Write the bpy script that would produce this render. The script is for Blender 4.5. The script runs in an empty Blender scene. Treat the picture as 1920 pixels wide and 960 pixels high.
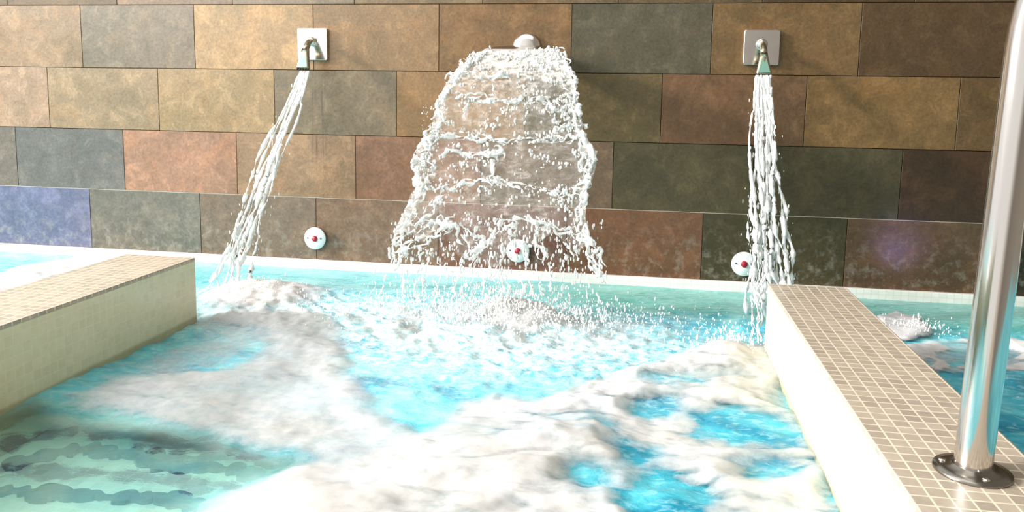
import bpy, math, random
import numpy as np
from mathutils import Matrix, Vector
SC = bpy.context.scene
COL = SC.collection
rnd = random.Random(7)
nrg = np.random.default_rng(11)

# ---------------------------------------------------------------- camera
CAM = np.array([1.5292, -3.5192, 0.8271]); FPX = 1478.3; CX = 960.0; CY = 369.7
YAW, TILT, ROLL = 0.1641, 1.4453, 0.0164
RM = Matrix.Rotation(YAW, 3, 'Z') @ Matrix.Rotation(TILT, 3, 'X') @ Matrix.Rotation(ROLL, 3, 'Z')
cd = bpy.data.cameras.new('camera'); cam = bpy.data.objects.new('camera', cd); COL.objects.link(cam)
cam.matrix_world = Matrix.Translation(Vector(CAM)) @ RM.to_4x4()
cd.sensor_width = 36.0; cd.sensor_fit = 'HORIZONTAL'; cd.lens = FPX / 1920 * 36
cd.shift_y = -(480 - CY) / 1920; cd.clip_start = 0.05
SC.camera = cam
RN = np.array(RM)
def at(u, v, axis, val):
    "the point of the plane axis=val seen at photo pixel u, v"
    d = RN @ np.array([(u - CX) / FPX, -(v - CY) / FPX, -1.0])
    return CAM + (val - CAM[axis]) / d[axis] * d

# ---------------------------------------------------------------- light
W = bpy.data.worlds.new('world'); SC.world = W; W.use_nodes = True
wn = W.node_tree.nodes; wl = W.node_tree.links; wn.clear()
wo = wn.new('ShaderNodeOutputWorld'); bg = wn.new('ShaderNodeBackground')
tc = wn.new('ShaderNodeTexCoord'); sx = wn.new('ShaderNodeSeparateXYZ'); rp = wn.new('ShaderNodeValToRGB'); mr = wn.new('ShaderNodeMapRange')
mr.inputs[1].default_value = -1; mr.inputs[2].default_value = 1
wl.new(tc.outputs['Generated'], sx.inputs[0]); wl.new(sx.outputs[0], mr.inputs[0]); wl.new(mr.outputs[0], rp.inputs[0])
el = rp.color_ramp.elements
el[0].position = 0.0; el[0].color = (1.0, 1.0, 1.0, 1)
el[1].position = 1.0; el[1].color = (0.34, 0.30, 0.24, 1)
e = el.new(0.40); e.color = (1.0, 0.99, 0.96, 1)
e = el.new(0.50); e.color = (0.60, 0.57, 0.52, 1)
e = el.new(0.60); e.color = (0.26, 0.22, 0.19, 1)
wl.new(rp.outputs[0], bg.inputs[0]); bg.inputs[1].default_value = 0.85
wl.new(bg.outputs[0], wo.inputs[0])
def area(name, loc, target, sx_, sy_, power, col):
    l = bpy.data.lights.new(name, 'AREA'); l.shape = 'RECTANGLE'; l.size = sx_; l.size_y = sy_; l.energy = power; l.color = col
    o = bpy.data.objects.new(name, l); COL.objects.link(o); o.location = loc
    o.rotation_euler = (Vector(target) - Vector(loc)).to_track_quat('-Z', 'Y').to_euler(); return o
area('window_daylight', (-2.3, -2.7, 2.3), (0.5, -0.9, 0.2), 3.4, 2.0, 165, (1.0, 0.98, 0.95))
area('roof_daylight', (0.3, -2.6, 4.0), (0.6, -1.0, 0.0), 4.0, 3.0, 40, (1.0, 0.98, 0.94))
vl = bpy.data.lights.new('added_violet_spot', 'SPOT'); vl.energy = 5; vl.color = (.45, .35, 1.0); vl.spot_size = math.radians(38); vl.spot_blend = 1.0; vl.shadow_soft_size = .05  # added spot, no lamp seen there; makes the violet streak on the wall
vo = bpy.data.objects.new('added_violet_spot', vl); COL.objects.link(vo); vo.location = (2.66, -.42, .07); vo.rotation_euler = (Vector((2.63, 0, .26)) - vo.location).to_track_quat('-Z', 'Y').to_euler()
sl = bpy.data.lights.new('sun', 'SUN'); sl.energy = 4.2; sl.angle = math.radians(6); sl.color = (1.0, 0.96, 0.91)
so = bpy.data.objects.new('sun', sl); COL.objects.link(so); so.rotation_euler = Vector((1.0, 0.26, -0.36)).to_track_quat('-Z', 'Y').to_euler()
SC.view_settings.view_transform = 'Standard'; SC.view_settings.look = 'None'
SC.view_settings.exposure = 0.35; SC.view_settings.gamma = 1.0; SC.view_settings.use_curve_mapping = False
SC.cycles.use_denoising = True
SC.cycles.max_bounces = 10; SC.cycles.transparent_max_bounces = 24
SC.cycles.sample_clamp_indirect = 4.0

# ---------------------------------------------------------------- helpers
def lin(c):
    return tuple(((x / 255) / 12.92 if x / 255 < .04045 else ((x / 255 + .055) / 1.055) ** 2.4) for x in c)
class Mat:
    def __init__(s, name):
        s.m = bpy.data.materials.new(name); s.m.use_nodes = True; s.t = s.m.node_tree; s.n = s.t.nodes; s.l = s.t.links
        s.b = s.n['Principled BSDF']; s.out = s.n['Material Output']
    def new(s, t, **k):
        n = s.n.new(t)
        for a, v in k.items(): setattr(n, a, v)
        return n
    def link(s, a, b): s.l.new(a, b)
    def set(s, **k):
        for a, v in k.items(): s.b.inputs[a.replace('_', ' ')].default_value = v
        return s
    def coord(s, kind='Object', scale=None):
        c = s.new('ShaderNodeTexCoord')
        if scale is None: return c.outputs[kind]
        m = s.new('ShaderNodeMapping'); m.inputs['Scale'].default_value = scale; s.link(c.outputs[kind], m.inputs[0]); return m.outputs[0]
    def noise(s, vec, scale, detail=4, rough=.55, dist=0):
        n = s.new('ShaderNodeTexNoise'); n.inputs['Scale'].default_value = scale; n.inputs['Detail'].default_value = detail
        n.inputs['Roughness'].default_value = rough; n.inputs['Distortion'].default_value = dist; s.link(vec, n.inputs['Vector']); return n.outputs['Fac']
    def ramp(s, fac, stops, interp='LINEAR'):
        r = s.new('ShaderNodeValToRGB'); r.color_ramp.interpolation = interp; e = r.color_ramp.elements
        while len(e) < len(stops): e.new(.5)
        for i, (p, c) in enumerate(stops):
            e[i].position = p; e[i].color = (*c, 1) if len(c) == 3 else c
        s.link(fac, r.inputs[0]); return r.outputs[0]
    def mix(s, fac, a, b, mode='MIX'):
        m = s.new('ShaderNodeMix', data_type='RGBA', blend_type=mode)
        for inp, v in ((m.inputs[0], fac), (m.inputs[6], a), (m.inputs[7], b)):
            if hasattr(v, 'is_linked'): s.link(v, inp)
            elif isinstance(v, (int, float)): inp.default_value = v
            else: inp.default_value = (*v, 1)
        return m.outputs[2]
    def math(s, op, a, b=None, clamp=False):
        m = s.new('ShaderNodeMath', operation=op); m.use_clamp = clamp
        for i, v in enumerate((a, b)):
            if v is None: continue
            if hasattr(v, 'is_linked'): s.link(v, m.inputs[i])
            else: m.inputs[i].default_value = v
        return m.outputs[0]
    def attr(s, name): return s.new('ShaderNodeAttribute', attribute_name=name)
    def bump(s, h, strength=.3, dist=.01):
        b = s.new('ShaderNodeBump'); b.inputs['Strength'].default_value = strength; b.inputs['Distance'].default_value = dist
        s.link(h, b.inputs['Height']); s.link(b.outputs[0], s.b.inputs['Normal']); return b
def mesh(name, verts, faces, mats, parent=None, smooth=False, mi=None, uv=None):
    me = bpy.data.meshes.new(name); me.from_pydata([tuple(v) for v in verts], [], [tuple(f) for f in faces]); me.update()
    if not isinstance(mats, (list, tuple)): mats = [mats]
    for m in mats: me.materials.append(m.m if isinstance(m, Mat) else m)
    if smooth: me.polygons.foreach_set('use_smooth', [True] * len(me.polygons))
    if mi is not None: me.polygons.foreach_set('material_index', list(mi))
    if uv is not None:
        u = me.uv_layers.new(name='UVMap'); u.data.foreach_set('uv', np.array(uv, 'f').ravel())
    o = bpy.data.objects.new(name, me); COL.objects.link(o)
    if parent: o.parent = parent
    return o
def tag(o, label=None, cat=None, group=None, kind=None):
    if label: o['label'] = label
    if cat: o['category'] = cat
    if group: o['group'] = group
    if kind: o['kind'] = kind
    return o
def empty(name, loc, rot=None):
    o = bpy.data.objects.new(name, None); COL.objects.link(o); o.location = loc; o.empty_display_size = .05
    return o
def fattr(o, name, arr):
    a = o.data.attributes.new(name, 'FLOAT', 'POINT'); a.data.foreach_set('value', np.asarray(arr, 'f').ravel())
class B:
    "collects pieces of ONE mesh"
    def __init__(s): s.v = []; s.f = []; s.mi = []; s.uv = []
    def add(s, v, f, mi=0):
        k = len(s.v); s.v += [tuple(p) for p in v]; s.f += [tuple(i + k for i in q) for q in f]; s.mi += [mi] * len(f)
    def box(s, a, b, bev=0.0, mi=0):
        x0, y0, z0 = a; x1, y1, z1 = b; e = bev
        if e <= 0:
            s.add([(x0,y0,z0),(x1,y0,z0),(x1,y1,z0),(x0,y1,z0),(x0,y0,z1),(x1,y0,z1),(x1,y1,z1),(x0,y1,z1)],
                  [(0,3,2,1),(4,5,6,7),(0,1,5,4),(1,2,6,5),(2,3,7,6),(3,0,4,7)], mi)
    def lathe(s, prof, M=None, n=32, mi=0, cap=True):
        "profile of (radius, height) turned about z, then moved by M"
        v = []
        for r, h in prof:
            for i in range(n):
                a = 2 * math.pi * i / n; p = Vector((r * math.cos(a), r * math.sin(a), h)); v.append(M @ p if M else p)
        f = [(j*n+i, j*n+(i+1) % n, (j+1)*n+(i+1) % n, (j+1)*n+i) for j in range(len(prof)-1) for i in range(n)]
        if cap: f.append(tuple(range(n-1, -1, -1))); f.append(tuple((len(prof)-1)*n+i for i in range(n)))
        s.add(v, f, mi)
    def tube(s, pts, rad, n=8, mi=0, flat=1.0):
        pts = [Vector(p) for p in pts]; v = []; up = Vector((0.13, 0.31, 0.94))
        for i, p in enumerate(pts):
            t = (pts[min(i+1, len(pts)-1)] - pts[max(i-1, 0)]).normalized()
            a = t.cross(up)
            if a.length < 1e-3: a = t.cross(Vector((1, 0, 0)))
            a.normalize(); b = t.cross(a); r = rad[i] if hasattr(rad, '__len__') else rad
            for k in range(n):
                g = 2 * math.pi * k / n; v.append(p + a * (r * math.cos(g)) + b * (r * flat * math.sin(g)))
        f = [(j*n+i, j*n+(i+1) % n, (j+1)*n+(i+1) % n, (j+1)*n+i) for j in range(len(pts)-1) for i in range(n)]
        f.append(tuple(range(n-1, -1, -1))); f.append(tuple((len(pts)-1)*n+i for i in range(n)))
        s.add(v, f, mi)
    def build(s, name, mats, parent=None, smooth=False): return mesh(name, s.v, s.f, mats, parent, smooth, s.mi)
def ico():
    t = (1 + 5 ** .5) / 2
    v = [(-1,t,0),(1,t,0),(-1,-t,0),(1,-t,0),(0,-1,t),(0,1,t),(0,-1,-t),(0,1,-t),(t,0,-1),(t,0,1),(-t,0,-1),(-t,0,1)]
    f = [(0,11,5),(0,5,1),(0,1,7),(0,7,10),(0,10,11),(1,5,9),(5,11,4),(11,10,2),(10,7,6),(7,1,8),(3,9,4),(3,4,2),(3,2,6),(3,6,8),(3,8,9),(4,9,5),(2,4,11),(6,2,10),(8,6,7),(9,8,1)]
    v = [np.array(p) / math.sqrt(1 + t * t) for p in v]; c = {}; g = []
    def mid(a, b):
        k = (min(a, b), max(a, b))
        if k not in c: m = v[a] + v[b]; v.append(m / np.linalg.norm(m)); c[k] = len(v) - 1
        return c[k]
    for a, b, d in f:
        x, y, z = mid(a, b), mid(b, d), mid(d, a); g += [(a,x,z),(b,y,x),(d,z,y),(x,y,z)]
    return np.array(v), np.array(g)
IV, IF = ico()
def blobs(name, items, mat, parent=None):
    "many small drops as ONE mesh; items = (centre, radii xyz)"
    n = len(IV); V = np.zeros((len(items) * n, 3)); F = np.zeros((len(items) * len(IF), 3), int)
    for i, (c, r) in enumerate(items):
        wob = 1 + .22 * nrg.standard_normal((n, 1)).clip(-1.5, 1.5) * .6
        V[i*n:(i+1)*n] = IV * wob * np.array(r) + np.array(c); F[i*len(IF):(i+1)*len(IF)] = IF + i * n
    return mesh(name, V, F, mat, parent, True)
def vnoise(x, y, seed=0):
    xi = np.floor(x).astype(np.int64); yi = np.floor(y).astype(np.int64); xf = x - xi; yf = y - yi
    def h(a, b):
        n = (a * 374761393 + b * 668265263 + seed * 974634777) & 0xffffffff
        n = ((n ^ (n >> 13)) * 1274126177) & 0xffffffff
        n = (n ^ (n >> 16)) & 0xffffffff
        return n / 4294967295.0
    u = xf * xf * xf * (xf * (xf * 6 - 15) + 10); v = yf * yf * yf * (yf * (yf * 6 - 15) + 10)
    return ((h(xi, yi) * (1-u) + h(xi+1, yi) * u) * (1-v) + (h(xi, yi+1) * (1-u) + h(xi+1, yi+1) * u) * v) * 2 - 1
def fbm(x, y, sc, octv=4, seed=0, gain=.5):
    s = 0; a = 1; t = 0
    for i in range(octv):
        s = s + a * vnoise(x * sc + i * 17.3, y * sc - i * 9.1, seed + i); t += a; a *= gain; sc *= 2.03
    return s / t
def sstep(a, b, x): t = np.clip((x - a) / (b - a), 0, 1); return t * t * (3 - 2 * t)
def sdf(px, py, poly):
    "signed distance, positive inside"
    d = np.full(px.shape, 1e9); ins = np.zeros(px.shape, bool); n = len(poly)
    for i in range(n):
        ax, ay = poly[i]; bx, by = poly[(i+1) % n]; ex, ey = bx-ax, by-ay
        t = np.clip(((px-ax)*ex + (py-ay)*ey) / (ex*ex+ey*ey+1e-12), 0, 1)
        d = np.minimum(d, np.hypot(px-ax-t*ex, py-ay-t*ey))
        c = ((ay > py) != (by > py)) & (px < (bx-ax) * (py-ay) / (by-ay+1e-12) + ax); ins ^= c
    return np.where(ins, d, -d)

# ---------------------------------------------------------------- materials
def slate():
    m = Mat('slate_look_tile'); co = m.coord('Object')
    base = m.attr('tile_colour').outputs['Color']; sd = m.attr('tile_seed').outputs['Fac']
    off = m.new('ShaderNodeCombineXYZ'); m.link(m.math('MULTIPLY', sd, 31.0), off.inputs[0]); m.link(m.math('MULTIPLY', sd, 17.0), off.inputs[1]); m.link(m.math('MULTIPLY', sd, 53.0), off.inputs[2])
    ad = m.new('ShaderNodeVectorMath', operation='ADD'); m.link(co, ad.inputs[0]); m.link(off.outputs[0], ad.inputs[1]); v = ad.outputs[0]
    n1 = m.noise(v, 3.2, 4, .55, .6); n2 = m.noise(v, 11, 8, .72, .5); n3 = m.noise(v, 90, 3, .6)
    n4 = m.noise(v, 5.0, 5, .6, 1.0)
    c = m.mix(m.math('MULTIPLY', m.ramp(n1, [(.42, (0,0,0)), (.62, (1,1,1))]), .50), base, m.mix(1.0, base, (.66, .74, .70), 'MULTIPLY'))
    c = m.mix(m.math('MULTIPLY', m.ramp(n4, [(.50, (0,0,0)), (.68, (1,1,1))]), .5), c, m.mix(1.0, base, (1.35, 1.18, 1.0), 'MULTIPLY'))
    c = m.mix(m.math('MULTIPLY', m.ramp(n2, [(.51, (0,0,0)), (.62, (1,1,1))]), .52), c, m.mix(1.0, base, (1.55, 1.5, 1.42), 'MULTIPLY'))
    c = m.mix(m.math('MULTIPLY', m.ramp(n2, [(.30, (1,1,1)), (.47, (0,0,0))]), .45), c, m.mix(1.0, base, (.5, .5, .48), 'MULTIPLY'))
    c = m.mix(.34, c, m.ramp(n3, [(.3, (.12,.10,.08)), (.7, (.6,.55,.47))]), 'OVERLAY')
    # brown drip stains below the left spout
    sep = m.new('ShaderNodeSeparateXYZ'); m.link(co, sep.inputs[0])
    mp = m.new('ShaderNodeMapping'); mp.inputs['Scale'].default_value = (85, 1, 2.2); m.link(co, mp.inputs[0])
    dr = m.ramp(m.noise(mp.outputs[0], 1.0, 3, .6), [(.5, (0,0,0)), (.62, (1,1,1))])
    wx = m.math('SUBTRACT', 1.0, m.math('MULTIPLY', m.math('ABSOLUTE', m.math('SUBTRACT', sep.outputs[0], .015)), 15.0), True)
    wz = m.math('MULTIPLY', m.math('MULTIPLY', m.math('SUBTRACT', .98, sep.outputs[2]), 6.0, True), m.math('MULTIPLY', m.math('SUBTRACT', sep.outputs[2], .40), 5.0, True))
    st = m.math('MULTIPLY', m.math('MULTIPLY', wx, wz), dr)
    c = m.mix(m.math('MULTIPLY', st, .95), c, (.07, .045, .025))
    # chalk bloom along the bottom row
    bl = m.math('MULTIPLY', m.math('SUBTRACT', .34, sep.outputs[2]), 4.0, True)
    c = m.mix(m.math('MULTIPLY', m.math('MULTIPLY', bl, m.ramp(m.noise(co, 22, 5, .7), [(.5, (0,0,0)), (.7, (1,1,1))])), .45), c, (.42, .39, .33))
    m.link(c, m.b.inputs['Base Color'])
    m.link(m.ramp(n2, [(.3, (.30,)*3), (.7, (.48,)*3)]), m.b.inputs['Roughness'])
    m.set(Specular_IOR_Level=.35)
    h = m.math('ADD', m.math('MULTIPLY', n2, .7), m.math('MULTIPLY', n3, .25)); m.bump(h, .35, .006)
    return m
def mosaic(name, base, grout, pitch_u, pitch_v, rough=.25, var=.25, joint=.0022, spec=.5, stain=True, joint_v=None):
    m = Mat(name); uv = m.coord('UV')
    br = m.new('ShaderNodeTexBrick'); br.offset = 0.0; br.squash = 1.0
    br.inputs['Scale'].default_value = 1.0; br.inputs['Brick Width'].default_value = pitch_u; br.inputs['Row Height'].default_value = pitch_v
    br.inputs['Mortar Size'].default_value = joint; br.inputs['Mortar Smooth'].default_value = .15; br.inputs['Bias'].default_value = 0
    br.inputs['Color1'].default_value = (*[x * (1 - var) for x in base], 1); br.inputs['Color2'].default_value = (*[min(1, x * (1 + var)) for x in base], 1)
    br.inputs['Mortar'].default_value = (*grout, 1); m.link(uv, br.inputs[0])
    n = m.noise(m.coord('Object'), 60, 4, .6); n0 = m.noise(m.coord('Object'), 5, 3, .5)
    c = m.mix(.25, br.outputs[0], m.ramp(n, [(.3, (.35,)*3), (.7, (.65,)*3)]), 'OVERLAY')
    c = m.mix(m.math('MULTIPLY', m.ramp(n0, [(.45, (0,0,0)), (.65, (1,1,1))]), .25), c, m.mix(1.0, c, (.85, .87, .80), 'MULTIPLY'))
    if stain:   # limescale and algae line at the water's edge
        sep = m.new('ShaderNodeSeparateXYZ'); m.link(m.coord('Object'), sep.inputs[0])
        s = m.math('MULTIPLY', m.math('SUBTRACT', .030, m.math('ADD', sep.outputs[2], m.math('MULTIPLY', n0, .014))), 80.0, True)
        c = m.mix(m.math('MULTIPLY', s, .55), c, (.25, .22, .10))
    m.link(c, m.b.inputs['Base Color']); m.set(Roughness=rough, Specular_IOR_Level=spec)
    m.bump(m.math('ADD', m.math('MULTIPLY', br.outputs['Fac'], -1.0), m.math('MULTIPLY', m.noise(m.coord('Object'), 38, 1), .5)), .35, .0012)
    return m
M_SLATE = slate()
M_GROUT_D = Mat('dark_grout').set(Base_Color=(*lin((34, 27, 21)), 1), Roughness=1.0, Specular_IOR_Level=0.0)
M_GROUT_L = Mat('chalky_grout').set(Base_Color=(*lin((176, 170, 158)), 1), Roughness=.8)
M_SIDE = mosaic('cream_glass_mosaic', lin((218, 211, 178)), lin((222, 216, 186)), .03, .03, .18, .04)
M_TOP = mosaic('sand_mosaic', lin((168, 156, 141)), lin((220, 206, 184)), .03, .03, .28, .14, .0019, .45, stain=False)
M_COPE = mosaic('white_edge_mosaic', lin((246, 245, 238)), lin((232, 228, 218)), .03, .03, .25, .04, .0012, stain=False)
M_AQUA = mosaic('aqua_pool_mosaic', lin((190, 236, 222)), lin((210, 240, 230)), .03, .03, .3, .12, .002, stain=False)
M_NAVY = mosaic('navy_pool_mosaic', lin((10, 26, 84)), lin((24, 44, 100)), .03, .03, .3, .2, .0015, stain=False)
def steel(name, col, rough, aniso=False):
    m = Mat(name).set(Base_Color=(*col, 1), Metallic=1.0, Roughness=rough)
    n = m.noise(m.coord('Object', (140, 140, 3) if aniso else (30, 30, 30)), 1, 3, .5)
    m.link(m.ramp(n, [(.2, (rough*.7,)*3), (.8, (rough*1.35,)*3)]), m.b.inputs['Roughness']); return m
M_STEEL = steel('brushed_steel', (.66, .62, .58), .14, True)
M_PLATE = steel('polished_steel', (.80, .77, .73), .16)
M_DARK = steel('dull_steel', (.30, .28, .25), .22)
M_BRASS = steel('tarnished_steel', (.40, .37, .27), .25)
M_TEAL = Mat('teal_reflection_metal').set(Base_Color=(*lin((120, 160, 145)), 1), Metallic=.35, Roughness=.35)  # teal reflection on the nozzle face put into the base colour
M_HOLE_SHADE = Mat('dark_opening_shade').set(Base_Color=(.015, .012, .01, 1), Roughness=.8)  # near-black stands in for the shade in outlets and behind the buttons
M_WHITEP = Mat('white_plastic').set(Base_Color=(*lin((228, 236, 236)), 1), Roughness=.22)
M_RED = Mat('red_plastic').set(Base_Color=(*lin((160, 30, 50)), 1), Roughness=.3)
M_SCREW = Mat('grey_metal_screw').set(Base_Color=(.16, .2, .22, 1), Metallic=.6, Roughness=.4)

# ---------------------------------------------------------------- tiled wall
TW, TH = .6, .3
ROWS = [ # z0, z1, offset, {tile start: colour in the photo}
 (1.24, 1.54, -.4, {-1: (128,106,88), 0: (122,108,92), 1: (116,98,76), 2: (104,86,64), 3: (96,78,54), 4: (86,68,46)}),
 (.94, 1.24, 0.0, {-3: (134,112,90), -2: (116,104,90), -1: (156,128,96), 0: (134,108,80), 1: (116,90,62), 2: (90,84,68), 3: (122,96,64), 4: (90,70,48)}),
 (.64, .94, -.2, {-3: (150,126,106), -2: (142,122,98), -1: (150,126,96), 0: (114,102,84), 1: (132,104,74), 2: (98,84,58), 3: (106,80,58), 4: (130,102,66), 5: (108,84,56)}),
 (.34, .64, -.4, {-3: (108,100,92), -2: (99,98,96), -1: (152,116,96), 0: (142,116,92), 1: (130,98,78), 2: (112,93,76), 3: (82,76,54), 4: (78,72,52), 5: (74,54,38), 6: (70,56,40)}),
 (.04, .34, 0.0, {-3: (106,110,140), -2: (112,108,100), -1: (118,102,88), 0: (122,100,84), 1: (112,80,68), 2: (118,84,62), 3: (78,72,50), 4: (108,84,62), 5: (62,56,42)})]  # first tile: slate blue with a bluish glow put into its colour
DEF = (98, 80, 58)
wb = B(); tcol = []; tseed = []
G = .0028
for ri, (z0, z1, off, cols) in enumerate(ROWS):
    for k in range(-7, 12):
        x0 = off + k * TW; x1 = x0 + TW
        c = lin(cols.get(k, DEF)); j = 1 + .04 * math.sin(k * 7.1 + ri * 3.3); sd = (math.sin(k * 12.9898 + ri * 78.233) * 43758.5) % 1
        a, b_, c0, d = x0 + G/2, x1 - G/2, z0 + G/2, z1 - G/2; e = .0008; y = .0; yb = .012
        V = [(a, y+e, c0), (b_, y+e, c0), (b_, y+e, d), (a, y+e, d), (a+e, y, c0+e), (b_-e, y, c0+e), (b_-e, y, d-e), (a+e, y, d-e),
             (a, yb, c0), (b_, yb, c0), (b_, yb, d), (a, yb, d)]
        wb.add(V, [(4,5,6,7), (0,1,5,4), (1,2,6,5), (2,3,7,6), (3,0,4,7), (8,9,1,0), (9,10,2,1), (10,11,3,2), (11,8,0,3)], 0)
        j *= .78 if x0 > 1.7 else (.9 if x0 > .9 else 1.0); tcol += [(*[v * j for v in c], 1)] * 12; tseed += [sd] * 12  # right-hand tiles darkened: the window light's fall-off put into their colour
nt = len(wb.v)
X0, X1 = -4.6, 7.2
def gr(z0, z1, mi):
    wb.add([(X0, .007, z0), (X1, .007, z0), (X1, .007, z1), (X0, .007, z1)], [(0, 1, 2, 3)], mi)
gr(.0, .3375, 1); wb.add([(X0, .0012, .3386), (X1, .0012, .3386), (X1, .0012, .3414), (X0, .0012, .3414)], [(0,1,2,3)], 2); gr(.3375, .3425, 1); gr(.3425, 1.56, 1)
wb.add([(X0, .01, -1.0), (X1, .01, -1.0), (X1, .12, -1.0), (X0, .12, -1.0), (X0, .01, 1.56), (X1, .01, 1.56), (X1, .12, 1.56), (X0, .12, 1.56)],
       [(0,3,2,1),(4,5,6,7),(1,2,6,5),(2,3,7,6),(3,0,4,7)], 1)
ex = len(wb.v) - nt; tcol += [(.05, .04, .03, 1)] * ex; tseed += [0.] * ex
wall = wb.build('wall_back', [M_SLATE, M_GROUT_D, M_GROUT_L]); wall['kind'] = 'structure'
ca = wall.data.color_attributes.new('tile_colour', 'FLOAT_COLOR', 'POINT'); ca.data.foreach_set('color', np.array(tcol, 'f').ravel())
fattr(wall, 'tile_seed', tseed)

def uvbox(name, a, b, mats, parent=None, bev=.004, mi=(0,0,0,0,0,0)):
    "box with bevelled edges and UVs in metres"
    import bmesh
    bm = bmesh.new(); bmesh.ops.create_cube(bm, size=1)
    for v in bm.verts: v.co = Vector([a[i] + (v.co[i] + .5) * (b[i] - a[i]) for i in range(3)])
    if bev: bmesh.ops.bevel(bm, geom=list(bm.edges), offset=bev, segments=2, affect='EDGES', profile=.6)
    uvl = bm.loops.layers.uv.new('UVMap')
    for f in bm.faces:
        n = f.normal; ax = max(range(3), key=lambda i: abs(n[i]))
        for l in f.loops:
            p = l.vert.co - Vector(a)
            l[uvl].uv = ((p.x, p.y) if ax == 2 else (p.y, p.z) if ax == 0 else (p.x, p.z))
    me = bpy.data.meshes.new(name); bm.to_mesh(me); bm.free()
    for m in (mats if isinstance(mats, (list, tuple)) else [mats]): me.materials.append(m.m)
    o = bpy.data.objects.new(name, me); COL.objects.link(o)
    if parent: o.parent = parent
    return o
cope = uvbox('trim_1', (-4.6, -.022, -.25), (7.2, .002, .041), M_COPE, bev=.003); cope['kind'] = 'structure'
fl = uvbox('floor', (-4.6, -4.6, -1.1), (7.2, .0, -1.0), M_AQUA, bev=0); fl['kind'] = 'structure'

# ---------------------------------------------------------------- pool dividers
DIV = [(-.333, -.0615, -.935), (1.9506, 2.1946, -.870)]
ZT = .233
for (xa, xb, ye), lab in zip(DIV, ('low cream mosaic pool divider on the left, its side facing the pool in shade',
                                   'low pool divider carrying the steel handrail, bright white side, brown mosaic top')):
    r = empty('pool_divider', ((xa+xb)/2, ye, 0)); tag(r, lab, 'pool divider')
    o = uvbox('side_wall', (xa, -4.3, -1.0), (xb, ye, ZT - .012), M_SIDE, bev=.002); o.parent = r; o.matrix_parent_inverse = Matrix.Translation(r.location).inverted()
    o = uvbox('top_tiles', (xa - .001, -4.3, ZT - .012), (xb + .001, ye + .001, ZT), M_TOP, bev=.003); o.parent = r; o.matrix_parent_inverse = Matrix.Translation(r.location).inverted()
    o['label'] = 'small square mosaic tiles with pale grout'

# submerged steps at the near left with navy edge lines
st = empty('pool_step', (.6, -2.4, -.3)); tag(st, 'submerged step at the near left with wavy navy mosaic edge lines', 'pool step')
def sub(o): o.parent = st; o.matrix_parent_inverse = Matrix.Translation(st.location).inverted(); return o
sub(uvbox('tread', (-.0605, -4.2, -.9), (1.25, -1.25, -.10), M_AQUA, bev=.01))

# ---------------------------------------------------------------- pool water and foam: a fine height field
HX = .010
gx = np.arange(-3.2, 4.6, HX); gy = np.arange(-3.5, -.018, HX)
GX, GY = np.meshgrid(gx, gy); nxx, nyy = len(gx), len(gy)
def P(pts): return [tuple(at(u, v, 2, 0)[:2]) for u, v in pts]
wxp = fbm(GX, GY, 3.0, 3, 5) * .07 + fbm(GX, GY, 11, 3, 9) * .022; wyp = fbm(GX, GY, 3.0, 3, 25) * .07 + fbm(GX, GY, 11, 3, 29) * .022
WX, WY = GX + wxp, GY + wyp
def region(pts, soft=.05, warp=1.0):
    x, y = GX + wxp * warp, GY + wyp * warp
    return sstep(-soft, soft, sdf(x, y, P(pts)))
F = np.zeros_like(GX)
# beige swirl from the left divider round to the foreground
F = np.maximum(F, .74 * region([(110,745),(190,712),(300,700),(400,695),(480,655),(470,620),(400,600),(380,588),(480,585),(560,590),(620,612),(650,660),(665,705),(690,760),(745,812),(820,850),(700,905),(600,880),(540,850),(470,832),(380,815),(300,795),(220,785),(140,765)], .06))
F = np.maximum(F, .45 * region([(372,600),(380,640),(250,690),(160,735),(330,720),(470,650),(560,600),(420,585)], .08))
# foreground mass
big = region([(360,975),(440,930),(530,895),(600,860),(700,840),(800,812),(860,762),(930,740),(1010,748),(1090,712),(1180,682),(1290,662),(1350,650),(1445,648),(1500,760),(1560,960),(1560,1100),(200,1150)], .045)
for hole, k in (([(1195,770),(1240,748),(1310,760),(1330,790),(1270,805),(1210,795)], 1), ([(1120,835),(1180,820),(1270,835),(1300,862),(1240,880),(1150,866)], 1),
             ([(1340,790),(1400,770),(1490,785),(1500,830),(1430,835),(1350,815)], 1), ([(1040,880),(1090,868),(1150,895),(1130,925),(1060,915)], .85),
             ([(1210,905),(1290,885),(1370,915),(1400,960),(1420,1010),(1230,1010),(1190,950)], 1), ([(1380,862),(1450,845),(1505,860),(1490,895),(1410,890)], .8),
             ([(1230,700),(1300,690),(1380,700),(1360,722),(1270,725)], .5)):
    big = big * (1 - k * region(hole, .055, 1.6))
F = np.maximum(F, big)
F = F * (1 - .30 * sstep(.9, 1.3, GX) * sstep(.05, .45, fbm(WX, WY * 1.4, 5.5, 4, 91)))
# blue gap between swirl and foreground stays; thin wisps across it
F = np.maximum(F, .38 * sstep(.05, .4, fbm(WX, WY, 4.5, 4, 77)) * region([(560,640),(1000,640),(1150,690),(900,745),(800,815),(690,760)], .1))
# right pool and left pool
F = np.maximum(F, .9 * region([(1690,655),(1760,640),(1930,640),(2000,660),(1960,700),(1850,705),(1760,700),(1720,690)], .03) * (.45 + .55 * sstep(-.3, .3, fbm(WX, WY, 7, 3, 3))))
F = np.maximum(F, 1.0 * region([(1625,600),(1690,588),(1750,600),(1752,628),(1700,642),(1660,636)], .02))
F = np.maximum(F, .95 * region([(-60,505),(20,520),(60,500),(150,484),(225,470),(240,485),(130,520),(40,548),(-40,560)], .03))
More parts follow.
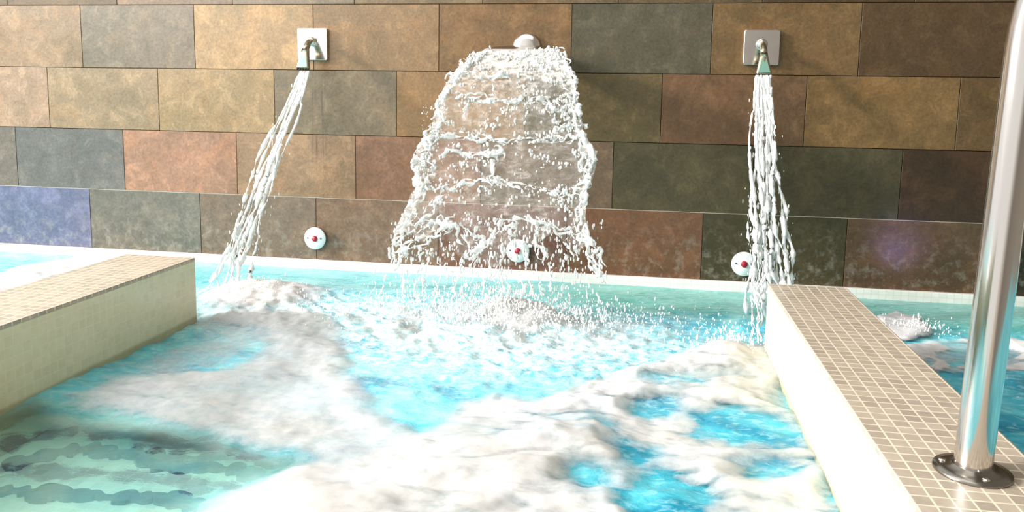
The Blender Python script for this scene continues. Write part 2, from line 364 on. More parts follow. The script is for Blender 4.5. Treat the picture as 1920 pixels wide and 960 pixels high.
# mounds where the falling water lands
def bumpf(x, y, rx, ry): return np.exp(-((GX-x)/rx)**2 - ((GY-y)/ry)**2)
LL, LC, LR_ = (0.0, -.70), (1.06, -.74), (1.95, -.74)
m1 = bumpf(0.02, -.60, .24, .20); m2 = bumpf(1.10, -.66, .13, .10); m3 = bumpf(1.82, -.95, .10, .10)
F = np.maximum(F, np.clip(m1 * 1.6 - .25, 0, 1)); F = np.maximum(F, np.clip(m2 * 2.2 - .25, 0, 1)); F = np.maximum(F, .9 * np.clip(m3 * 1.6 - .2, 0, 1))
ring = bumpf(1.02, -.78, .55, .26)
churn = np.clip(1.25 * ring + .75 * bumpf(.1, -.75, .40, .25) + .35 * bumpf(1.5, -1.1, .6, .3) + .3 * bumpf(.75, -1.15, .5, .35), 0, 1)
F = np.maximum(F, .85 * ring * sstep(-.25, .35, fbm(WX, WY, 9, 4, 41)))
# surface heights
clear = .90 * region([(-200,800),(60,760),(200,800),(330,800),(480,840),(570,880),(420,930),(330,990),(-200,1100)], .10)
clear = np.maximum(clear, .12)
calm = np.clip(sstep(-.55, -.25, GY), 0, 1) * (1 - np.clip(m1 * 2, 0, 1))
w = .012 * fbm(GX, GY, 2.3, 3, 1) + .010 * fbm(GX * .8 + wxp, GY * 1.25, 7, 3, 2) + .0035 * fbm(GX, GY * 1.2, 24, 3, 4)
w = w * (1 - .75 * calm) + .0040 * sstep(.4, .8, clear) * fbm(GX, GY * 1.6, 13, 3, 71)
churnw = churn * (.020 * fbm(GX, GY, 18, 3, 8) + .009 * fbm(GX, GY, 45, 2, 10))
Z = w + churnw + .060 * m1 + .055 * m2 + .04 * m3
nf = .5 + .5 * fbm(WX + .3 * wyp, WY, 3.6, 4, 50, .5)
bil = np.abs(fbm(WX, WY * 1.3, 6.5, 4, 60, .5))
FS = F ** 1.5
und = fbm(WX * .75 + WY * .35, WY * 1.5 - WX * .35, 3.0, 3, 52, .45)
FH = FS * (.012 + .022 * und + .0075 * sstep(.5, 1.2, GX) * fbm(WX, WY * 1.6, 7, 2, 57) + .012 * bil * sstep(1.2, 1.9, GX))
FZ = Z + .0025 + np.maximum(FH, 0)
inside = np.zeros_like(GX, bool)
for xa, xb, ye in DIV: inside |= (GX > xa + .012) & (GX < xb - .012) & (GY < ye - .012)
def grid_mesh(name, Zs, keep, mat, attrs):
    idx = -np.ones(GX.shape, int)
    q = keep[:-1, :-1] & keep[1:, :-1] & keep[:-1, 1:] & keep[1:, 1:]
    used = np.zeros(GX.shape, bool); used[:-1, :-1] |= q; used[1:, :-1] |= q; used[:-1, 1:] |= q; used[1:, 1:] |= q
    idx[used] = np.arange(used.sum()); V = np.stack([GX[used], GY[used], Zs[used]], 1)
    a = idx[:-1, :-1][q]; b = idx[:-1, 1:][q]; c = idx[1:, 1:][q]; d = idx[1:, :-1][q]
    Fc = np.stack([a, b, c, d], 1); me = bpy.data.meshes.new(name)
    me.vertices.add(len(V)); me.vertices.foreach_set('co', V.ravel()); me.loops.add(Fc.size); me.loops.foreach_set('vertex_index', Fc.ravel())
    me.polygons.add(len(Fc)); me.polygons.foreach_set('loop_start', np.arange(len(Fc)) * 4); me.polygons.foreach_set('loop_total', np.full(len(Fc), 4)); me.update(); me.validate()
    me.polygons.foreach_set('use_smooth', [True] * len(Fc)); me.materials.append(mat.m)
    o = bpy.data.objects.new(name, me); COL.objects.link(o)
    for k, v in attrs.items(): fattr(o, k, v[used])
    return o
# where one sees down to the bottom, and how white the churned water is
green = np.clip(region([(-200,620),(0,790),(150,745),(250,800),(100,860),(-200,900)], .12) + .85 * sstep(-.62, -.30, GY) * sstep(.9, 1.6, GX) + .5 * sstep(-.5, -.25, GY), 0, 1)
deep = np.clip(region([(1000,900),(1100,800),(1170,730),(1400,660),(1520,800),(1600,1000),(1000,1100)], .12) + region([(1700,720),(1800,690),(2050,700),(2050,900),(1900,860)], .1) + region([(200,830),(330,800),(480,840),(570,880),(400,925),(250,890)], .12) + .8 * region([(-100,505),(30,530),(30,560),(-100,600)], .05), 0, 1)
def water_mat():
    m = Mat('pool_water'); co = m.coord('Object')
    n1 = m.noise(m.coord('Object', (1, 1.5, 1)), 4.5, 4, .55, .8); n2 = m.noise(m.coord('Object', (1, 1.8, 1)), 26, 4, .6, .6); n3 = m.noise(co, 70, 3, .6, .4)
    c = m.ramp(n1, [(.33, lin((52, 165, 195))), (.5, lin((96, 206, 224))), (.66, lin((150, 230, 238)))])
    c = m.mix(m.attr('green').outputs['Fac'], c, m.ramp(n1, [(.3, lin((78, 172, 165))), (.7, lin((128, 205, 196)))]))
    c = m.mix(m.math('MULTIPLY', m.attr('deep').outputs['Fac'], .8), c, m.ramp(n1, [(.35, lin((20, 128, 160))), (.65, lin((70, 186, 206)))]))
    c = m.mix(m.math('MULTIPLY', m.ramp(n2, [(.52, (0,0,0)), (.66, (1,1,1))]), .35), c, lin((190, 242, 248)))
    ch = m.attr('churn').outputs['Fac']
    lace = m.ramp(m.math('ADD', m.math('MULTIPLY', n2, .55), m.math('MULTIPLY', n3, .45)), [(.38, (0,0,0)), (.56, (1,1,1))])
    fac = m.math('MULTIPLY', m.math('MULTIPLY', ch, 1.15, True), m.math('ADD', m.math('MULTIPLY', lace, .85), .10), True)
    c = m.mix(fac, c, (.90, .95, .95))
    c = m.mix(m.math('MULTIPLY', m.math('SUBTRACT', m.attr('clear').outputs['Fac'], .12, True), 1.6, True), c, m.ramp(n1, [(.36, (.26, .68, .76)), (.5, (.54, .90, .84)), (.66, (.72, .96, .88))]))
    m.link(c, m.b.inputs['Base Color'])
    tr = m.math('MULTIPLY', m.attr('clear').outputs['Fac'], m.math('SUBTRACT', 1.0, fac, True)); m.link(tr, m.b.inputs['Transmission Weight'])
    m.link(m.math('SUBTRACT', 1.0, m.math('MULTIPLY', m.math('SUBTRACT', m.attr('clear').outputs['Fac'], .12, True), .66)), m.b.inputs['Alpha'])
    m.set(Roughness=.06, IOR=1.33)
    m.bump(m.math('ADD', n2, m.math('MULTIPLY', n3, .4)), .32, .010)
    return m
def foam_mat():
    m = Mat('white_foam'); co = m.coord('Object')
    n1 = m.noise(co, 5, 5, .6, .5); n2 = m.noise(co, 40, 4, .65, .2); n3 = m.noise(co, 3.0, 2, .5)
    m.link(m.mix(m.ramp(n3, [(.35, (0,0,0)), (.65, (1,1,1))]), (.62, .625, .64), (.53, .52, .50)), m.b.inputs['Base Color'])
    m.set(Roughness=.55, Subsurface_Weight=.35, Subsurface_Scale=.03, Specular_IOR_Level=.25); m.b.inputs['Subsurface Radius'].default_value = (1, 1, 1)
    n4 = m.noise(m.coord('Object', (1.0, 2.2, 1)), 6.0, 3, .5, 1.2)
    a = m.math('ADD', m.math('SUBTRACT', m.attr('foam').outputs['Fac'], m.math('MULTIPLY', m.ramp(n4, [(.48, (0,0,0)), (.70, (1,1,1))]), m.math('MULTIPLY', m.attr('broken').outputs['Fac'], .42))), m.math('ADD', m.math('MULTIPLY', m.math('SUBTRACT', n1, .5), .55), m.math('MULTIPLY', m.math('SUBTRACT', n2, .5), .60)))
    al = m.ramp(a, [(.12, (0,0,0)), (.55, (.55,.55,.55)), (1.0, (.97,.97,.97))])
    m.link(al, m.b.inputs['Alpha'])
    m.bump(m.math('ADD', n1, m.math('MULTIPLY', n2, .12)), .20, .010)
    return m
M_WATER = water_mat(); M_FOAM = foam_mat()
water = grid_mesh('pool_water', Z, ~inside, M_WATER, {'clear': clear, 'green': green, 'deep': deep, 'churn': churn})
tag(water, 'turquoise rippling pool water around and between the two dividers', 'water', kind='stuff')
keep = (~inside) & (F > .04)
main = (GX > -.2) & (GX < 2.05); rp_ = GX >= 2.05; lp = GX <= -.2
for k_, nm, lab in ((main, 'foam', 'thick white foam drifting on the middle pool between the dividers'), (rp_, 'foam', 'white foam patches on the pool right of the handrail divider'), (lp, 'foam', 'white foam patches on the pool behind the left divider')):
    o = grid_mesh(nm, FZ, keep & k_, M_FOAM, {'broken': .25 + .75 * sstep(.7, 1.3, GX), 'foam': F + 1.0 * m2 + .4 * m1 + .4 * sstep(2.1, 2.2, GX) * (F > .6)}); tag(o, lab, 'foam', kind='stuff')

# navy lines on the step treads
def ribbon(name, pts, wdt, z, mat):
    p0 = [np.array(at(u, v, 2, z)) for u, v in pts]; p = []; vs = []
    for a, c in zip(p0[:-1], p0[1:]): p += [a + (c - a) * k / 9 for k in range(9)]
    p = [q + np.array([0, .020 * float(vnoise(np.array(q[0] * 14), np.array(q[1] * 4), 33)) + .010 * float(vnoise(np.array(q[0] * 50), np.array(.5), 34)), 0]) for q in p]
    wd = [wdt * .62 * max(.2, 1 + 1.1 * float(vnoise(np.array(q[0] * 48), np.array(q[1] * 9), 35))) for q in p]
    for i, q in enumerate(p):
        t = p[min(i+1, len(p)-1)] - p[max(i-1, 0)]; n = np.array([-t[1], t[0], 0]) / (np.linalg.norm(t[:2]) + 1e-9)
        for sg, dz in ((-1, 0), (1, 0), (1, -.012), (-1, -.012)): w_ = q + n * sg * wd[i] / 2; vs.append((w_[0], w_[1], z + dz))
    fs = []
    for i in range(len(p)-1):
        for k in range(4): fs.append((4*i+k, 4*i+(k+1) % 4, 4*i+4+(k+1) % 4, 4*i+4+k))
    uv = []
    for f in fs:
        for i in f: uv.append((vs[i][0], vs[i][1]))
    return sub(mesh(name, vs, fs, mat, None, uv=uv))
ribbon('edge_line', [(u, 920 + (u + 40) * .055) for u in range(-80, 470, 30)], .06, -.088, M_NAVY)
ribbon('edge_line', [(u, 850 + (u - 250) * .03) for u in range(250, 600, 30)], .045, -.088, M_NAVY)
ribbon('edge_line', [(u, 872 - 30 * math.sin((u - 0) / 330 * 3.1)) for u in range(10, 330, 25)] + [(u, 872 + (u-330)*.08) for u in range(340, 640, 30)], .06, -.088, M_NAVY)

# ---------------------------------------------------------------- wall fittings
def RX(a): return Matrix.Rotation(a, 4, 'X')
def rounded_plate(b, cx, cz, s, r, y0, y1, mi=0, n=6):
    ring = []
    for qx, qz, a0 in ((1,1,0), (-1,1,90), (-1,-1,180), (1,-1,270)):
        for i in range(n + 1):
            a = math.radians(a0 + 90 * i / n); ring.append((qx * (s - r) + r * math.cos(a), qz * (s - r) + r * math.sin(a)))
    L = len(ring); v = []
    for y, k in ((y1, 1.0), (y0 + .0015, 1.0), (y0, .975)):
        v += [(cx + x * k, y, cz + z * k) for x, z in ring]
    f = [(j*L+i, j*L+(i+1) % L, (j+1)*L+(i+1) % L, (j+1)*L+i) for j in range(2) for i in range(L)] + [tuple(2*L+i for i in range(L)), tuple(range(L-1, -1, -1))]
    b.add(v, f, mi)
def spout(x, z, lab):
    r = empty('shower_spout', (x, 0, z)); tag(r, lab, 'water spout', 'angled spouts on square wall plates')
    def pt(b, name, m, sm=False, par=r): o = b.build(name, m, par, sm); return o
    b = B(); rounded_plate(b, 0, 0, .0725, .008, -.016, .0); pt(b, 'wall_plate', M_PLATE)
    b = B(); b.lathe([(.024, 0), (.024, .010), (.019, .020), (.012, .026)], Matrix.Translation((0, -.014, .012)) @ RX(math.pi/2), 28); pt(b, 'collar', M_PLATE, True)
    b = B(); b.tube([(0, -.016, .012), (0, -.045, .010), (0, -.062, .002), (0, -.078, -.016), (0, -.092, -.036)], [.013, .013, .0145, .0155, .0155], 18); pt(b, 'elbow', M_BRASS, True)
    # fan nozzle widening downwards
    b = B(); p0 = Vector((0, -.088, -.030)); p1 = Vector((0, -.118, -.112)); d = (p1 - p0).normalized(); nrm = Vector((0, -d.z, d.y)); vs = []; N = 20
    for t, hw, ht in ((0, .015, .016), (.25, .018, .017), (1.0, .031, .013), (1.04, .031, .012)):
        c = p0 + (p1 - p0) * t
        for i in range(N):
            a = 2 * math.pi * i / N; ca_, sa = math.cos(a), math.sin(a)
            vs.append(c + Vector((1, 0, 0)) * hw * math.copysign(abs(ca_) ** .5, ca_) + nrm * ht * math.copysign(abs(sa) ** .5, sa))
    b.add(vs, [(j*N+i, j*N+(i+1) % N, (j+1)*N+(i+1) % N, (j+1)*N+i) for j in range(3) for i in range(N)] + [tuple(range(N-1, -1, -1)), tuple(3*N+i for i in range(N))])
    nz = pt(b, 'nozzle', M_BRASS, True)
    b = B(); q = [p0 + (p1-p0)*.12 + nrm*-.0172, p1 + nrm*-.0136]; s_ = [.004, .024]
    vs = [q[0] - Vector((s_[0],0,0)), q[0] + Vector((s_[0],0,0)), q[1] + Vector((s_[1],0,0)), q[1] - Vector((s_[1],0,0))]
    if nrm.y > 0: pass
    vs2 = [v + nrm * .003 for v in vs]
    b.add(vs + vs2, [(0,1,2,3), (7,6,5,4), (0,4,5,1), (1,5,6,2), (2,6,7,3), (3,7,4,0)]); o = pt(b, 'front_panel', M_TEAL, False, nz); o['label'] = 'triangular nozzle face, painted grey green for the pool reflection'
    b = B()
    for i in range(5):
        c = p1 + d * .003 + Vector(((i - 2) * .0125, 0, 0)); b.tube([c, c + d * .006], [.0042, .0040], 8)
    pt(b, 'outlet_row', M_HOLE_SHADE, True, nz)
    return r
spout(0.0, 1.058, 'square plated spout on the brown tiled wall, left one, seen from its side')
spout(2.005, 1.054, 'square plated spout on the wall near the handrail, seen nearly head on')
# centre blade spout
r = empty('blade_spout', (1.003, 0, 1.05)); tag(r, 'wide flat steel blade spout with round wall disc pouring the water curtain', 'water spout')
b = B(); b.lathe([(.062, 0), (.062, .008), (.052, .016), (.03, .020), (.0, .021)], Matrix.Translation((0, 0, 0)) @ RX(math.pi/2), 40, cap=False); b.build('wall_disc', M_PLATE, r, True)
b = B()
prof = [(-.018, .006, .030), (-.05, .004, .06), (-.09, -.004, .13), (-.125, -.013, .150), (-.15, -.018, .150)]
vs = []
for y, z, hw in prof: vs += [(-hw, y, z), (hw, y, z), (hw, y, z - .006), (-hw, y, z - .006)]
fs = [(4*j+k, 4*j+(k+1) % 4, 4*j+4+(k+1) % 4, 4*j+4+k) for j in range(len(prof)-1) for k in range(4)] + [(3,2,1,0), tuple(4*(len(prof)-1)+k for k in range(4))]
b.add(vs, fs); b.build('blade', M_DARK, r)
b = B(); b.box((-.150, -.1535, -.0255), (.150, -.1500, -.0170)); o = b.build('lip', M_PLATE, r); o['label'] = 'thin bright front lip'
b = B(); b.box((.095, -.1545, -.0245), (.122, -.1535, -.0195)); b.box((.130, -.1545, -.0245), (.142, -.1535, -.0195)); b.build('outlet_gap', M_HOLE_SHADE, r)
# piezo buttons
for (x, z, lab) in ((0.0, .146, 'round white wall button with red centre, left of the water curtain'),
                    (.98, .133, 'round white wall button behind the water curtain'),
                    (1.981, .123, 'round white wall button half hidden by the right jet')):
    r = empty('wall_button', (x, 0, z)); tag(r, lab, 'button', 'round push buttons above the pool edge')
    T = RX(math.pi/2)
    b = B(); b.lathe([(.047, 0), (.047, .012)], T, 40); o = b.build('shadow_ring', M_HOLE_SHADE, r); o['label'] = 'black ring painted for the shade behind the disc'  # shade in the gap behind the disc painted as a dark ring
    b = B(); b.lathe([(.050, .010), (.0535, .012), (.0535, .018), (.051, .0205), (.0, .0215)], T, 44); b.build('disc', M_WHITEP, r, True)
    b = B(); b.lathe([(.0145, .019), (.0145, .025), (.012, .028), (.0, .029)], T, 28); o = b.build('push_knob', M_RED, r, True); o['label'] = 'dark red round knob'
    for sx_ in (-.036, .030):
        b = B(); b.lathe([(.0042, .019), (.0042, .0235), (.003, .0245), (0, .0245)], Matrix.Translation((sx_, 0, .002)) @ T, 12); b.build('screw', M_SCREW, r, True)

# ---------------------------------------------------------------- handrail
HB = Vector((2.078, -2.188, ZT))
r = empty('handrail', HB); tag(r, 'brushed steel pool handrail post standing on the brown tiled divider', 'handrail')
pts = [Vector((0, 0, .0)), Vector((0, 0, .2)), Vector((0, 0, .4)), Vector((0, 0, .60)), Vector((0, 0, .66))]
dirx = Vector((.35, -.93, 0)).normalized(); RR = .22
for i in range(1, 13):
    a = math.radians(90 * i / 12); pts.append(Vector((0, 0, .66 + RR * math.sin(a))) + dirx * RR * (1 - math.cos(a)))
pts.append(pts[-1] + dirx * .5)
pts = [Vector((p.x + .030 * min(p.z, 2), p.y, p.z * 1.035)) for p in pts]
b = B()
# straight post then bend, built with fixed side vectors
side = dirx.cross(Vector((0, 0, 1))).normalized(); n = 40; vs = []
for i, p in enumerate(pts):
    t = (pts[min(i+1, len(pts)-1)] - pts[max(i-1, 0)]).normalized(); u = side; v = t.cross(u).normalized()
    for k in range(n):
        g = 2 * math.pi * k / n; vs.append(p + u * .0283 * math.cos(g) + v * .0283 * math.sin(g))
b.add(vs, [(j*n+i, j*n+(i+1) % n, (j+1)*n+(i+1) % n, (j+1)*n+i) for j in range(len(pts)-1) for i in range(n)]); b.build('post', M_STEEL, r, True)
b = B(); b.lathe([(.058, .0), (.0585, .0015), (.0575, .0055), (.045, .0075), (.034, .0085), (.0300, .012), (.0286, .0125), (.028, .0125)], None, 56); b.build('base_flange', M_DARK, r, True)
for a in (35, 155, 275):
    b = B(); c = (.044 * math.cos(math.radians(a)), .044 * math.sin(math.radians(a)))
    b.lathe([(.0058, .0065), (.0055, .0098), (.003, .0105), (0, .0105)], Matrix.Translation((c[0], c[1], 0)), 14); b.build('screw', M_PLATE, r, True)

# ---------------------------------------------------------------- falling water
def splash_mat(name, trans, col=(.95, .97, .96)):
    m = Mat(name).set(Base_Color=(*col, 1), Roughness=.12, IOR=1.33, Transmission_Weight=trans, Specular_IOR_Level=.8)
    m.bump(m.noise(m.coord('Object'), 55, 3, .6), .5, .004); return m
M_SPLASH = splash_mat('white_water', .30)
def film_mat():
    m = Mat('water_film'); co = m.coord('Object')
    n = m.noise(m.coord('Object', (1, 1, 2.4)), 13, 4, .6, 1.5); n2 = m.noise(m.coord('Object', (1, 1, .8)), 60, 3, .6, .5)
    m.set(Base_Color=(.86, .84, .80, 1), Roughness=.10, IOR=1.33, Specular_IOR_Level=.9)
    a = m.math('ADD', m.math('MULTIPLY', m.ramp(n, [(.50, (0,0,0)), (.62, (1,1,1))]), .12), .12)
    top = m.attr('froth').outputs['Fac']
    sp = m.ramp(m.math('ADD', m.math('MULTIPLY', n, .4), m.math('MULTIPLY', n2, .6)), [(.40, (.12,.12,.12)), (.56, (1,1,1))])
    a = m.math('ADD', a, m.math('MULTIPLY', top, m.math('MULTIPLY', sp, .75)), True)
    m.link(a, m.b.inputs['Alpha']); m.bump(m.math('ADD', n, m.math('MULTIPLY', n2, .5)), .8, .012); return m
M_FILM = film_mat()
M_SPRAY = splash_mat('white_spray', .05, (.97, .98, .98))
# the curtain follows the throw of the blade: forward at constant speed, down under gravity
Z0c, Y0c, VC = 1.030, -.155, 1.30
def cur_y(z): return Y0c - VC * math.sqrt(max(0, (Z0c - z)) / 4.905)
edges = [(92,915,1046),(110,880,1060),(130,855,1068),(160,835,1078),(190,820,1083),(220,816,1088),(250,806,1096),(270,790,1108),(300,778,1119),(330,776,1112),(350,786,1100),(380,767,1100),(400,762,1098),(430,750,1100),(450,742,1110),(480,737,1120),(520,735,1128),(560,725,1135),(600,715,1145)]
def on_curtain(u, v):
    z = .9
    for _ in range(30):
        p = at(u, v, 1, cur_y(z)); z = z + (p[2] - z) * .6
    return at(u, v, 1, cur_y(z))
ET = []
for v, ul, ur in edges:
    a, b2 = on_curtain(ul, v), on_curtain(ur, v); ET.append(((a[2] + b2[2]) / 2, a[0], b2[0]))
ET = np.array(ET)[::-1]
def edge(z): return float(np.interp(z, ET[:, 0], ET[:, 1])), float(np.interp(z, ET[:, 0], ET[:, 2]))
cr = empty('water_curtain', (1.0, -.155, 1.03)); tag(cr, 'wide sheet of falling water pouring from the centre blade spout', 'waterfall')
OFF = Vector((1.0, -.155, 1.03))
def crp(s): return Vector(s) - OFF
nu, nv = 90, 130; vs = []; fro = []; zbot = .26
for j in range(nv + 1):
    z = Z0c - (Z0c - zbot) * (j / nv) ** 1.15; xl, xr = edge(z)
    for i in range(nu + 1):
        u = i / nu; x = xl + (xr - xl) * u
        rip = .010 * float(vnoise(np.array(x * 9), np.array(z * 22), 3)) + .006 * float(vnoise(np.array(x * 26), np.array(z * 40), 6))
        scal = .05 * math.sin(u * 9.5) * (j / nv) ** 6
        vs.append(crp((x, cur_y(z) + rip * min(1, j / 12), z + scal + .05 * (j/nv)**5 * float(vnoise(np.array(x * 14), np.array(2.), 9)))))
        fro.append(max(0, 1 - j / 34) * 1.4 + .75 * max(0, 1 - min(u, 1-u) * 14) + .28 * max(0, 1 - j / 70))
fs = [(j*(nu+1)+i, j*(nu+1)+i+1, (j+1)*(nu+1)+i+1, (j+1)*(nu+1)+i) for j in range(nv) for i in range(nu)]
o = mesh('water_sheet', vs, fs, M_FILM, cr, True); fattr(o, 'froth', fro)
def rope(b, pts, rad, seed, wig=.006, step=.006):
    pts = [np.array(p) for p in pts]; out = []; L = 0
    for a, c in zip(pts[:-1], pts[1:]):
        k = max(2, int(np.linalg.norm(c - a) / step))
        for i in range(k): out.append(a + (c - a) * i / k)
    out.append(pts[-1]); s = 0; res = []; rr = []
    for i, p in enumerate(out):
        n = lambda f, q: float(vnoise(np.array(i * f + seed * 3.7), np.array(q * 1.9 + seed), seed + q))
        res.append(p + np.array([n(.22, 1), n(.2, 2), n(.25, 3)]) * wig * 1.6 + np.array([n(.7, 4), n(.7, 5), n(.7, 6)]) * wig * .5)
        rr.append(max(.0006, rad * (.85 + 1.3 * n(.30, 7) + .8 * n(.8, 8))))
    b.tube(res, rr, 6)
def C(u, v): p = on_curtain(u, v); return p
rb = B(); sd = 1
EL = [C(ul, v) for v, ul, ur in edges[:16]]; ER = [C(ur, v) for v, ul, ur in edges[:16]]
for k in range(4):
    for E_, s_ in ((EL, 1), (ER, -1)):
        sd += 1; rope(rb, [p + np.array([s_ * k * .012, 0, 0]) for p in E_], .0060 - k * .0010, sd, .013)
arcs = [
 [(735,505),(760,470),(790,432),(830,412),(860,430),(885,480)], [(885,482),(915,450),(940,425),(980,405),(1020,420),(1060,430),(1088,430),(1110,452),(1126,512)],
 [(785,420),(810,392),(830,362),(870,343),(920,345),(990,350),(1060,362),(1100,352)], [(820,300),(850,285),(900,290),(935,282),(950,300)],
 [(820,258),(870,252),(930,262),(980,262),(1040,262),(1095,262)], [(850,180),(900,186),(960,190),(1010,185),(1060,200)],
 [(740,480),(790,460),(820,440),(850,420)], [(760,425),(790,415),(850,412)], [(960,412),(955,440),(968,470)], [(1000,412),(1010,450),(1025,490),(1035,512)],
 [(1060,432),(1075,470),(1085,490)], [(1085,435),(1095,470),(1112,495),(1128,508)], [(890,430),(900,460),(890,500)], [(840,150),(870,140),(920,150),(960,142)],
 [(1040,250),(1070,225),(1085,235)], [(780,300),(810,315),(800,340),(790,350)], [(1100,290),(1085,310),(1108,335),(1095,350)], [(925,300),(915,325),(925,345)]]
for a in arcs:
    for rep in range(3): sd += 1; rope(rb, [C(u + rnd.uniform(-5, 5), v + rnd.uniform(-5, 5)) for u, v in a], (.0052, .0032, .0020)[rep], sd, .012)
for i in range(46):   # drips hanging from the broken lower edge
    u = rnd.uniform(700, 1140); v0_ = rnd.uniform(455, 520); v1_ = v0_ + rnd.uniform(25, 95); du = (u - 935) * .06 + rnd.uniform(-8, 8); sd += 1
    rope(rb, [C(u, v0_), C(u + du * .5, (v0_ + v1_) / 2), C(u + du, v1_)], rnd.uniform(.0016, .0034), sd, .006)
rb.v = [tuple(Vector(v) - OFF) for v in rb.v]
o = rb.build('water_ridges', M_SPLASH, cr, True); o['kind'] = 'stuff'
md = o.modifiers.new('fuse', 'REMESH'); md.mode = 'VOXEL'; md.voxel_size = .0016; md.use_smooth_shade = True
md = o.modifiers.new('soften', 'SMOOTH'); md.factor = .6; md.iterations = 3
it = []
def drop(p, s, stretch=1.0): it.append((tuple(Vector(p) - OFF), (s * rnd.uniform(.7, 1.2), s, s * stretch * rnd.uniform(.8, 1.5))))
for _ in range(5200):  # beads: dense near the blade, then in bands and at the rims
    q = rnd.random()
    if q < .30: v = 92 + abs(rnd.gauss(0, 1)) * 22
    elif q < .75: v = rnd.choice((135, 160, 188, 205, 235, 252, 258, 292, 310, 350, 368, 378, 415)) + rnd.gauss(0, 7)
    else: v = rnd.uniform(100, 500)
    p0 = np.interp(v, [e_[0] for e_ in edges], [e_[1] for e_ in edges]); p1 = np.interp(v, [e_[0] for e_ in edges], [e_[2] for e_ in edges])
    u = rnd.random(); 
    if rnd.random() < .42: u = min(1, abs(rnd.gauss(0, .09))); u = u if rnd.random() < .6 else 1 - u
    p = C(p0 + (p1 - p0) * u, v) + np.array([0, rnd.gauss(0, .008), 0])
    cl_ = float(vnoise(np.array(p[0] * 17), np.array(p[2] * 38), 21)) + .5 * float(vnoise(np.array(p[0] * 60), np.array(p[2] * 80), 22))
    if cl_ < .12 - .35 * (v < 125): continue
    drop(p, max(.0010, rnd.gauss(.0030, .0014)), 1.4)
for _ in range(650):  # breaking lower edge
    p = C(rnd.uniform(735, 1130), rnd.uniform(415, 560)); drop(p + np.array([0, rnd.gauss(0, .03), 0]), rnd.uniform(.0012, .0042), 2.2)
for _ in range(60):
    p = C(rnd.uniform(790, 830), rnd.uniform(200, 260)); drop(p, rnd.uniform(.001, .003))
blobs('curtain_drops', it, M_SPLASH, cr)['kind'] = 'stuff'

# side jets
def jet(lab, keys, nstr, seed, spray):
    "keys: (photo row, centre, half width) of the stream; thrown forward from the nozzle like the curtain"
    v0 = keys[0]; z0 = .945; y0 = -.125; vc = 1.42
    cy = lambda z: y0 - vc * (math.sqrt(.04 + max(0, (z0 - z)) / 4.905) - .2) if z < z0 else y0
    def on(u, v):
        z = .6
        for _ in range(40): z += (at(u, v, 1, cy(z))[2] - z) * .5
        return at(u, v, 1, cy(z))
    o_ = Vector(on(keys[0][1], keys[0][0])); r = empty('water_jet', o_); tag(r, lab, 'water jet', None)
    b = B(); vv = [k[0] for k in keys]
    for i in range(nstr):
        s = (i + .5) / nstr * 2 - 1; ph = rnd.uniform(0, 6); pts = []; rad = []; n = 90; dy = rnd.uniform(-.012, .012)
        v1 = keys[-1][0] - rnd.uniform(0, 1) * 30 * (abs(s) > .4)
        for j in range(n + 1):
            t = j / n; v = keys[0][0] + (v1 - keys[0][0]) * t
            u = np.interp(v, vv, [k[1] for k in keys]); hw = np.interp(v, vv, [k[2] for k in keys])
            ss = s * (1 - .35 * math.sin(t * 9 + ph) * (t > .15)) + .22 * t * float(vnoise(np.array(t * 9.), np.array(float(i)), seed))
            p = on(u + ss * hw, v); p = p + np.array([0, dy * t * 2 + .01 * t * float(vnoise(np.array(t * 30.), np.array(float(i)), seed + 2)), 0])
            nn = float(vnoise(np.array(t * 26. + i * 5), np.array(float(i)), seed + 1)); n2 = float(vnoise(np.array(t * 70.), np.array(i * 3.), seed + 4))
            pts.append(Vector(p) - o_); rad.append(max(.0006, (.0042 + .0020 * t) * (1 + 1.0 * nn * min(1, t * 3) + .6 * n2)))
        b.tube(pts, rad, 7)
    b.build('streams', M_SPLASH, r, True)['kind'] = 'stuff'
    itm = []
    for _ in range(spray):
        t = rnd.random() ** .6; v = keys[0][0] + (keys[-1][0] - keys[0][0]) * t; u = np.interp(v, vv, [k[1] for k in keys]); hw = np.interp(v, vv, [k[2] for k in keys])
        p = on(u + max(-1.5, min(1.5, rnd.gauss(0, .62))) * hw, v); s = rnd.uniform(.0008, .0022)
        itm.append((tuple(Vector(p) - o_ + Vector((0, rnd.gauss(0, .012), 0))), (s, s, s * rnd.uniform(2.0, 6.0))))
    blobs('jet_drops', itm, M_SPLASH, r)['kind'] = 'stuff'
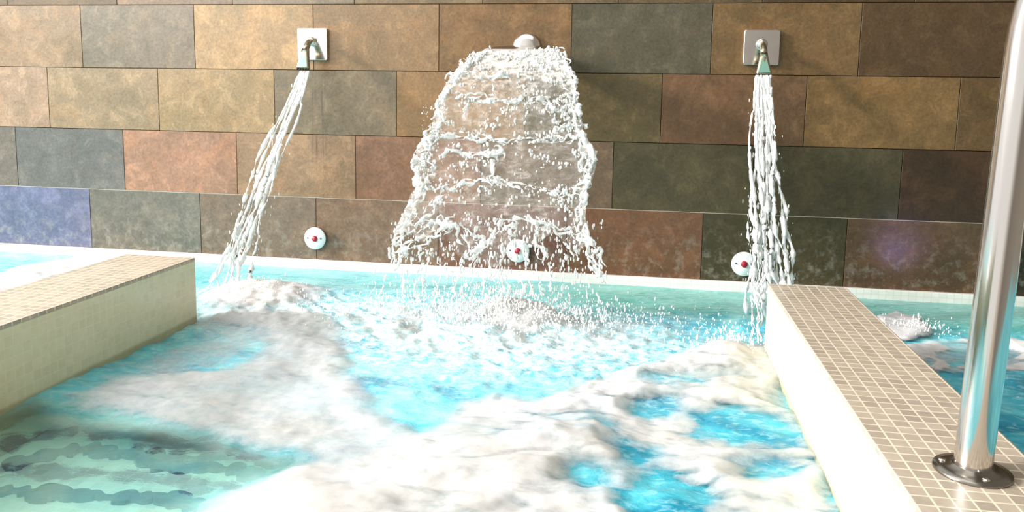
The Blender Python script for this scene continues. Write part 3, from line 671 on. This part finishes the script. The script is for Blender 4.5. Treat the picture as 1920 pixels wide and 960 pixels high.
jet('arching white water jet from the left spout landing beside the left divider', [(134,571,9),(180,556,13),(240,532,17),(300,508,21),(360,487,24),(420,463,27),(480,443,30),(535,434,34),(560,432,38)], 9, 5, 260)
jet('straight white water jet from the right spout falling behind the handrail divider', [(142,1431,15),(180,1430,17),(240,1433,21),(300,1434,25),(360,1435,28),(420,1437,32),(480,1441,36),(540,1446,42),(600,1456,46)], 15, 15, 500)
# thin stray threads of the right jet that land in front
b = B(); o_ = Vector((1.9, -.5, .2)); r = empty('water_jet', o_); tag(r, 'thin broken threads of water falling just left of the handrail divider end', 'water jet')
for i, (u0, u1) in enumerate(((1404,1412), (1410,1420), (1418,1424), (1423,1421), (1428,1426), (1415, 1408))):
    a, c = at(u0, 470, 1, -.50), at(u1, 640 - 6 * (i % 3), 1, -.86); pts = []
    for j in range(30): t = j / 29; pts.append(a + (c - a) * np.array([t, t ** .9, t ** 1.0]))
    bb = B(); rope(bb, pts, .0022, 60 + i, .004); b.add(bb.v, bb.f)
b.v = [tuple(Vector(v) - o_) for v in b.v]; b.build('threads', M_SPLASH, r, True)['kind'] = 'stuff'

# splash thrown up where the water lands
def splash(lab, x, y, rx, ry, h, n, fine=.0022):
    itm = []
    for _ in range(n):
        a = rnd.uniform(0, 6.283); q = abs(rnd.gauss(0, .55)); px = x + rx * q * math.cos(a); py = min(-.03, y + ry * q * math.sin(a))
        z = abs(rnd.gauss(0, .42)) * h * max(.15, 1 - .35 * q) + .006; s = max(.0009, rnd.gauss(fine, fine * .45))
        if any(xa - .01 < px < xb + .01 and py < ye + .01 for xa, xb, ye in DIV): continue
        itm.append(((px, py, z), (s, s, s * rnd.uniform(1, 3.2))))
    o = blobs('splash', itm, M_SPRAY); tag(o, lab, 'splash', kind='stuff'); return o
splash('wide splash of white droplets where the water curtain lands', 1.03, -.70, .62, .22, .13, 5200, .0017)
splash('low splash of droplets where the left jet lands', .03, -.62, .26, .16, .08, 900, .0017)
splash('droplets thrown up from the white bubbling patch in the pool right of the handrail divider', 2.54, -.50, .16, .10, .05, 350, .0016)
splash('spray of droplets at the foot of the right jet by the divider end', 1.84, -.86, .20, .20, .07, 700, .0016)
